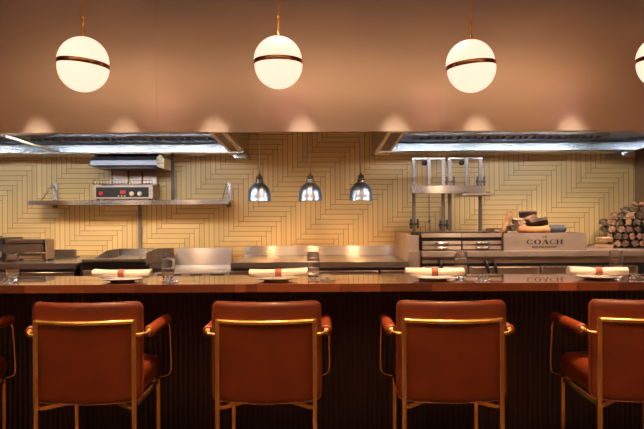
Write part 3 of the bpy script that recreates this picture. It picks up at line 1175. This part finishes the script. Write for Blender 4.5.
# ember drawers (two boxes)
for a, b, lab in ((421.5, 461.2, 'left steel ember drawer box under the left lifting frame'), (461.9, 501.8, 'right steel ember drawer box beside the engraved steel box')):
    d0 = 5.08
    x0_, x1_ = X5(a, d0), X5(b, d0)
    w = (x1_ - x0_) / 2
    t = thing('ember_box', lab, 'grill box', ((x0_ + x1_) / 2, d0, ZG + .0005))
    hz = lambda py: H + (CY - py) * d0 / F - ZG
    MB().box(-w, w, .02, .60, 0, hz(234.2) - .001).build('carcass', DARK, t)
    MB().box(-w, w, -.005, .0195, hz(238.2), hz(234), .003).build('top_rail', STEELW, t)
    for za, zb_, tl in ((245.2, 241.8, -.4), (250.2, 246.4, .6)):
        d = MB().box(-w + .004, w - .004, -.01, .0195, hz(za), hz(zb_), .003, rot=Matrix.Rotation(R(tl), 3, 'Y')).build('drawer', STEELW, t)
        zc = (hz(za) + hz(zb_)) / 2
        MB().tube(smoothpath([(-.045, -.0105, zc), (-.04, -.03, zc), (.04, -.03, zc), (.045, -.0105, zc)], 4), .006, 8).build('handle', STEEL, d)


# lifting frames
def lift(xa, xb, xm, zc_top, lab, rollers, chain):
    d = 5.48
    X = lambda px: (px - CX) * d / F
    Z = lambda py: H + (CY - py) * d / F
    base = ZG + .1425
    cx = X((xa + xb) / 2)
    t = thing('grill_lifting_frame', lab, 'grill frame', (cx, d, base))
    for px in (xa, xb):
        MB().box(X(px) - .014 - cx, X(px) + .014 - cx, -.014, .014, 0, Z(160) - base, .002).build('upright', STEELU, t)
    MB().box(X(xa) - cx - .016, X(xb) - cx + .016, -.018, .018, Z(160) - base + .0005, Z(160) - base + .012, .002).build('crossbar', STEEL, t)
    MB().box(X(xm) - cx - .013, X(xm) - cx + .013, -.030, -.015, Z(186) - base, Z(158.8) - base, .002).build('strut', STEELU, t)
    for px, py in rollers:
        rb_ = MB()
        for s in (-1, 1):
            rb_.lathe([(0, -.012), (.012, -.012), (.012, .012), (0, .012)], 14, (X(px) - cx + s * .028, -.02, Z(py) - base), mtx=Matrix.Rotation(R(90), 3, 'Y'))
            rb_.box(X(px) - cx + s * .028 - .008, X(px) - cx + s * .028 + .008, -.032, -.016, Z(py) - base - .04, Z(py) - base + .045, .003)
        rb_.box(X(px) - cx - .034, X(px) - cx + .034, -.034, -.018, Z(py) - base - .006, Z(py) - base + .006, .002, m=None)
        rb_.build('roller_carriage', STEELD, t)
    pu = MB().lathe([(0, -.008), (.022, -.008), (.018, 0), (.022, .008), (0, .008)], 18, (X(xm) - .035 - cx, .0, Z(163.5) - base), mtx=Matrix.Rotation(R(90), 3, 'X'))
    pu.build('pulley', STEELD, t)
    if chain:
        cm = MB()
        zt_, zb_ = Z(194) - base, .006
        n_ = int((zt_ - zb_) / .016)
        for k in range(n_):
            zc = zb_ + .008 + k * .016
            ax = k % 2
            pts = []
            for j in range(8):
                a = 2 * PI * j / 8
                u, v = .004 * math.cos(a), .010 * math.sin(a)
                pts.append((X(xm) - cx + (u if ax else 0), -.025 + (0 if ax else u), zc + v))
            cm.tube(pts, .0017, 5, closed=True)
        cm.lathe([(0, -.014), (.009, -.007), (.011, 0), (.009, .007), (0, .014)], 10, (X(xm) - cx, -.025, Z(222) - base))
        cm.build('chain', STEELD, t)
    return t


lift(413.8, 443, 428.7, 0, 'left steel grill lifting frame with hanging chain behind the ember boxes', [(413.8, 224.5), (443, 225.5)], True)
lift(449.8, 480.2, 466, 0, 'right steel grill lifting frame behind the ember boxes', [(449.8, 182.5), (480.2, 182.5)], False)
# horizontal grill beam and tray carried by the frames
d = 5.36
bm_ = thing('grill_beam', 'wide steel shelf beam across both grill lifting frames', 'grill shelf', (X5(448, d), d, P(0, 192.5, d).z))
w = (484 - 411) / 2 * d / F
MB().box(-w, w, 0, .07, 0, .052, .003).build('beam', STEEL, bm_)
MB().box(-w + .0, w + .045, -.02, .068, -.012, -.0005, .002).build('ledge', STEEL, bm_)
tr = thing('grill_tray', 'small pale steel tray jutting right below the grill beam', 'grill shelf', (X5(478, 5.2), 5.2, P(0, 196, 5.2).z))
MB().box(-.125, .13, 0, .30, 0, .014, .003).build('tray', STEELW, tr)
MB().box(-.115, -.09, .02, .27, .0145, .0245).build('runner', STEELD, tr)


# ------------------------------------------------------------------ engraved steel box
def arc_band(mb, cx, cz, rx, rz, t_side, t_thin, a0, a1, y0, y1, n=28):
    """Didone style bowl: thick on the sides, thin at top and foot"""
    pts_o, pts_i = [], []
    for k in range(n + 1):
        a = R(a0 + (a1 - a0) * k / n)
        pts_o.append((cx + rx * math.cos(a), cz + rz * math.sin(a)))
        pts_i.append((cx + (rx - t_side) * math.cos(a), cz + (rz - t_thin) * math.sin(a)))
    for k in range(n):
        mb.prism([pts_o[k], pts_o[k + 1], pts_i[k + 1], pts_i[k]], 'y', y0, y1)


d = 5.04
x0_, x1_ = X5(503.5, d), X5(586.5, d)
cxb = (x0_ + x1_) / 2
zb0 = ZG + .0005
hb = H + (CY - 234.3) * d / F - zb0
sb = thing('firewood_box', 'open warm steel box engraved with black lettering, firewood piled in it', 'box', (cxb, d, zb0))
w = (x1_ - x0_) / 2
MB().box(-w, w, 0, .004, 0, hb).box(-w, -w + .004, .0042, .40, 0, hb).box(w - .004, w, .0042, .40, 0, hb).box(-w, w, .4002, .404, 0, hb).box(-w + .005, w - .005, .005, .399, 0, .004).build('body', STEELW, sb)
tx = lambda px: (px - CX) * d / F - cxb
tz = lambda py: H + (CY - py) * d / F - zb0
Lt = MB()
y0l, y1l = -.0016, -.0002
zt_, zb_ = tz(240.6), tz(245.2)
hh = zt_ - zb_
mid = (zt_ + zb_) / 2
px = [526.5, 533.6, 541.2, 549.6, 556.2, 562.8]


def serif(x, z_, wd=.006, th=.0026):
    Lt.box(x - wd, x + wd, y0l, y1l, z_ - th / 2, z_ + th / 2)


def letC(a, b):
    cx, rx = (a + b) / 2, (b - a) / 2
    arc_band(Lt, cx, mid, rx, hh / 2, rx * .42, hh * .09, 48, 312, y0l, y1l)
    Lt.box(b - rx * .32, b - rx * .12, y0l, y1l, zt_ - hh * .36, zt_ - hh * .02)
    Lt.box(b - rx * .32, b - rx * .12, y0l, y1l, zb_ + hh * .02, zb_ + hh * .30)


letC(tx(526.6), tx(532.8))
a, b = tx(533.9), tx(541.0)
arc_band(Lt, (a + b) / 2, mid, (b - a) / 2, hh / 2, (b - a) * .24, hh * .09, 0, 360, y0l, y1l, 40)
a, b = tx(541.6), tx(549.0)
ap = (a + b) / 2
tw = (b - a) * .24
Lt.prism([(ap - tw * .55, zt_), (ap + tw * .45, zt_), (b - tw * .25, zb_), (b - tw * 1.4, zb_)], 'y', y0l, y1l)
Lt.prism([(ap - tw * .45, zt_), (ap - tw * .15, zt_), (a + tw * .75, zb_), (a + tw * .45, zb_)], 'y', y0l, y1l)
Lt.box(a + tw * .9, b - tw * 1.1, y0l, y1l, zb_ + hh * .28, zb_ + hh * .36)
serif(a + tw * .6, zb_ + .001, .007)
serif(b - tw * .8, zb_ + .001, .010)
letC(tx(549.4), tx(555.4))
a, b = tx(556.0), tx(562.8)
st = (b - a) * .24
Lt.box(a + st * .3, a + st * 1.3, y0l, y1l, zb_, zt_)
Lt.box(b - st * 1.3, b - st * .3, y0l, y1l, zb_, zt_)
Lt.box(a + st, b - st, y0l, y1l, mid - .0016, mid + .0016)
for xx in (a + st * .8, b - st * .8):
    serif(xx, zt_ - .0012, st * .9)
    serif(xx, zb_ + .0012, st * .9)
Lt.build('lettering', INK, sb)


def text_part(s, px0, px1, py0, py1, name):
    cu = bpy.data.curves.new('t', 'FONT')
    cu.body = s
    cu.size = 1
    cu.offset = .015
    cu.extrude = .01
    to = bpy.data.objects.new('t', cu)
    C.objects.link(to)
    dg_ = bpy.context.evaluated_depsgraph_get()
    dg_.update()
    me = bpy.data.meshes.new_from_object(to.evaluated_get(dg_))
    C.objects.unlink(to)
    bpy.data.objects.remove(to)
    xs = [v.co.x for v in me.vertices]
    ys = [v.co.y for v in me.vertices]
    ax, bx_, ay, by = min(xs), max(xs), min(ys), max(ys)
    X0, X1, Z0, Z1 = tx(px0), tx(px1), tz(py1), tz(py0)
    for v in me.vertices:
        u = (v.co.x - ax) / (bx_ - ax)
        w_ = (v.co.y - ay) / (by - ay)
        v.co = Vector((X0 + (X1 - X0) * u, -.0009 + v.co.z * .05, Z0 + (Z1 - Z0) * w_))
    me.materials.clear()
    me.materials.append(INK)
    o = bpy.data.objects.new(name, me)
    C.objects.link(o)
    o.parent = sb


text_part('THE', 541.8, 547.0, 237.0, 238.8, 'small_lettering')
text_part('RESTAURANT', 532.0, 556.8, 246.9, 249.2, 'lower_lettering')


# ------------------------------------------------------------------ firewood
def log_mesh(w, h, L, seed, kind='split'):
    """irregular split log, its length along local y, centred"""
    rnd = random.Random(seed)
    n = {'split': rnd.choice((3, 4, 4, 5, 5, 6)), 'stack': rnd.choice((4, 5, 6, 7)), 'round': 12}[kind]
    a0 = rnd.uniform(0, 6.28)
    ang = sorted([a0 + 2 * PI * (k + rnd.uniform(-.25, .25)) / n for k in range(n)]) if kind != 'round' else [2 * PI * k / n for k in range(n)]
    rad = [rnd.uniform(.75 if kind == 'split' else .88, 1.0) for _ in ang]
    pts = [(math.cos(a) * r, math.sin(a) * r) for a, r in zip(ang, rad)]
    mx = max(abs(p[0]) for p in pts)
    mz = max(abs(p[1]) for p in pts)
    base = [(p[0] / mx * w / 2, p[1] / mz * h / 2) for p in pts]
    # subdivide the outline once for roughness
    out = []
    for k in range(n):
        a, b = base[k], base[(k + 1) % n]
        out.append(a)
        out.append(((a[0] * .66 + b[0] * .34), (a[1] * .66 + b[1] * .34)))
        out.append(((a[0] * .33 + b[0] * .67), (a[1] * .33 + b[1] * .67)))
    mb = MB()
    rings = []
    S = 8
    for j in range(S + 1):
        y = -L / 2 + L * j / S
        ring = []
        for k, (x, z_) in enumerate(out):
            f = 1 - .07 * (noise.noise(Vector((x * 30 + seed, y * 14, z_ * 30))) + .3)
            if j in (0, S):
                f *= .93
            yo = rnd.uniform(-.004, .004) if j in (0, S) else 0
            ring.append(mb.bm.verts.new((x * f, y + yo, z_ * f)))
        rings.append(ring)
    m_ = len(out)
    for a, b in zip(rings, rings[1:]):
        for k in range(m_):
            mb.bm.faces.new([a[k], a[(k + 1) % m_], b[(k + 1) % m_], b[k]])
    for ring in (rings[0], rings[-1]):
        c = sum((v.co for v in ring), Vector()) / m_
        cv = mb.bm.verts.new(c + Vector((0, rnd.uniform(-.003, .003), 0)))
        for k in range(m_):
            mb.bm.faces.new([ring[k], ring[(k + 1) % m_], cv])
    return mb


def log(px, py, wpx, hpx, L, dep, mt, rot, label, grp, seed, kind='split'):
    s = dep / F
    o = log_mesh(wpx * s, hpx * s, L, seed, kind).build('firewood_log', mt)
    o.location = P(px, py, dep)
    o.rotation_euler = rot
    return tag(o, label, 'firewood', grp)


G1 = 'firewood on the engraved steel box'
# a bed of logs lying inside the box carries the visible ones
for k, (px_, w_) in enumerate(((505, 15), (522, 16), (539, 16), (556, 15))):
    log(px_, 242.6, w_ - 1, 12, .33, 5.25, LOGM[1], (0, 0, 0), 'hidden lower split log lying inside the engraved steel box, %s' % ['first from left', 'second from left', 'third from left', 'fourth from left'][k], 'firewood inside the box', 40 + k)
log(507, 222.8, 7.5, 8, .185, 5.18, UPLOG, (R(90), R(20), 0), 'upright barky log with pale cut end at the left of the engraved box', G1, 11, 'round')
log(533.8, 230.6, 6, 6.8, .25, 5.15, LOGM[3], (0, 0, R(90)), 'long orange split log lying flat on the engraved box', G1, 12, 'round')
log(557.3, 229.8, 7, 8, .125, 5.15, LOGM[4], (0, R(10), R(88)), 'short charred black log at the right end of the pile on the engraved box', G1, 13, 'round')
log(518, 222.6, 12.5, 9.5, .09, 5.17, LOGM[2], (R(8), R(14), R(20)), 'pale split chunk in the pile on the engraved box, beside the upright log', G1, 154)
log(512, 228.8, 9, 7, .09, 5.13, LOGM[0], (0, R(-15), R(10)), 'small dark chunk at the foot of the upright log on the engraved box', G1, 155)
log(527.5, 215.6, 9, 8.5, .135, 5.24, LOGM[0], (0, R(25), R(76)), 'dark barky log topmost of the pile on the engraved box', G1, 162)
log(530, 221.5, 15, 12.5, .10, 5.24, LOGM[1], (0, R(-25), R(20)), 'brown split chunk in the middle of the pile on the engraved box', G1, 177)
log(539.3, 223.0, 9, 10, .125, 5.16, LOGM[0], (R(12), R(8), R(-108)), 'red brown log leaning down to the right on the engraved box', G1, 183)
log(493.5, 230.6, 8, 6.5, .115, 5.24, LOGM[0], (0, R(20), R(82)), 'long dark chunk of wood on the right ember box', 'wood chunks on the ember box', 21)
log(485, 233.0, 5, 4, .06, 5.17, LOGM[0], (0, 0, R(20)), 'smallest dark wood chunk on the right ember box, at the left', 'wood chunks on the ember box', 22)
log(498, 232.2, 6, 5.5, .07, 5.15, LOGM[1], (0, 0, R(20)), 'brown chunk of wood on the right ember box, beside the engraved box', 'wood chunks on the ember box', 23)

# stacked firewood at the right end: rows of split logs with their ends to the room
ORD = ['lowest', 'second', 'third', 'fourth', 'fifth', 'sixth', 'topmost']
NTH = ['first', 'second', 'third', 'fourth', 'fifth', 'sixth', 'seventh', 'eighth', 'ninth', 'tenth', 'eleventh']
rnd = random.Random(21)
dep = 5.35
s = dep / F
rows = [(613.5, 7.3), (612.5, 7.3), (605.5, 7.2), (604.5, 7), (615, 6.8), (626, 6), (636, 4.5)]
zc = ZG + .009
seed = 100
xmax = XR - .03
for r_, (pxs, hp) in enumerate(rows):
    hgt = hp * s
    x = (pxs - CX) * s
    k = 0
    while True:
        wd = rnd.uniform(6.2, 9.8) * s
        if x + wd > xmax or k > 10:
            break
        seed += 1
        jit = rnd.uniform(-.02, .015)
        mt = rnd.choice([LOGM[0], LOGM[0], LOGM[0], LOGM[1], LOGM[1]])
        o = log_mesh(wd * .95, hgt * 1.03, .24, seed, 'stack').build('firewood_log', mt)
        o.location = (x + wd / 2, dep + .11 + jit, zc + hgt * .5)
        o.rotation_euler = (0, R(rnd.uniform(-3, 3)), R(-24))
        tag(o, 'split log in the firewood stack at the right wall, %s row, %s from its left' % (ORD[r_], NTH[k]), 'firewood', 'firewood stacked by the right wall')
        x += wd + .0015
        k += 1
    zc += hgt * .985
# the back layer of the stack shows dark between the front logs
zc = ZG + .012
for r_, (pxs, hp) in enumerate(rows[:6]):
    hgt = hp * s
    x = (pxs + 3 - CX) * s + .10
    k = 0
    while True:
        wd = rnd.uniform(7.5, 10) * s
        if x + wd > xmax or k > 9:
            break
        seed += 1
        o = log_mesh(wd * .93, hgt * 1.0, .18, seed, 'stack').build('firewood_log', LOGM[0])
        o.location = (x + wd / 2, dep + .375, zc + hgt * .5)
        o.rotation_euler = (0, R(rnd.uniform(-5, 5)), R(-24))
        tag(o, 'dark log in the back layer of the firewood stack, %s row, %s from its left' % (ORD[r_], NTH[k]), 'firewood', 'firewood in the back layer of the stack')
        x += wd + .0015
        k += 1
    zc += hgt * .985
G3 = 'firewood stacked by the right wall'
log(603.2, 247.0, 5, 5.6, .155, dep - .02, LOGM[2], (0, 0, R(90)), 'pale split log lying sideways at the lower left corner of the firewood stack', G3, 31)
log(604.4, 240.6, 5, 5.4, .125, dep - .02, LOGM[2], (0, 0, R(86)), 'pale split log lying sideways, second up at the left corner of the firewood stack', G3, 32)

# ------------------------------------------------------------------ camera, world
cam = bpy.data.cameras.new('camera')
cam.sensor_width = 36
cam.lens = F * 36 / 644
cam.shift_y = (CY - 214.5) / 644
co = bpy.data.objects.new('camera', cam)
co.location = (0, 0, H)
co.rotation_mode = 'QUATERNION'
co.rotation_quaternion = (Matrix.Rotation(R(90), 3, 'X') @ Matrix.Rotation(R(-.27), 3, 'Z')).to_quaternion()
C.objects.link(co)
sc.camera = co
w = bpy.data.worlds.new('world')
sc.world = w
w.use_nodes = True
w.node_tree.nodes['Background'].inputs[0].default_value = (.05, .035, .025, 1)
w.node_tree.nodes['Background'].inputs[1].default_value = .3
sc.view_settings.view_transform = 'Standard'
sc.view_settings.look = 'None'
sc.view_settings.gamma = 1
sc.view_settings.use_curve_mapping = False
sc.view_settings.exposure = .55
sc.cycles.use_denoising = True
sc.cycles.max_bounces = 12
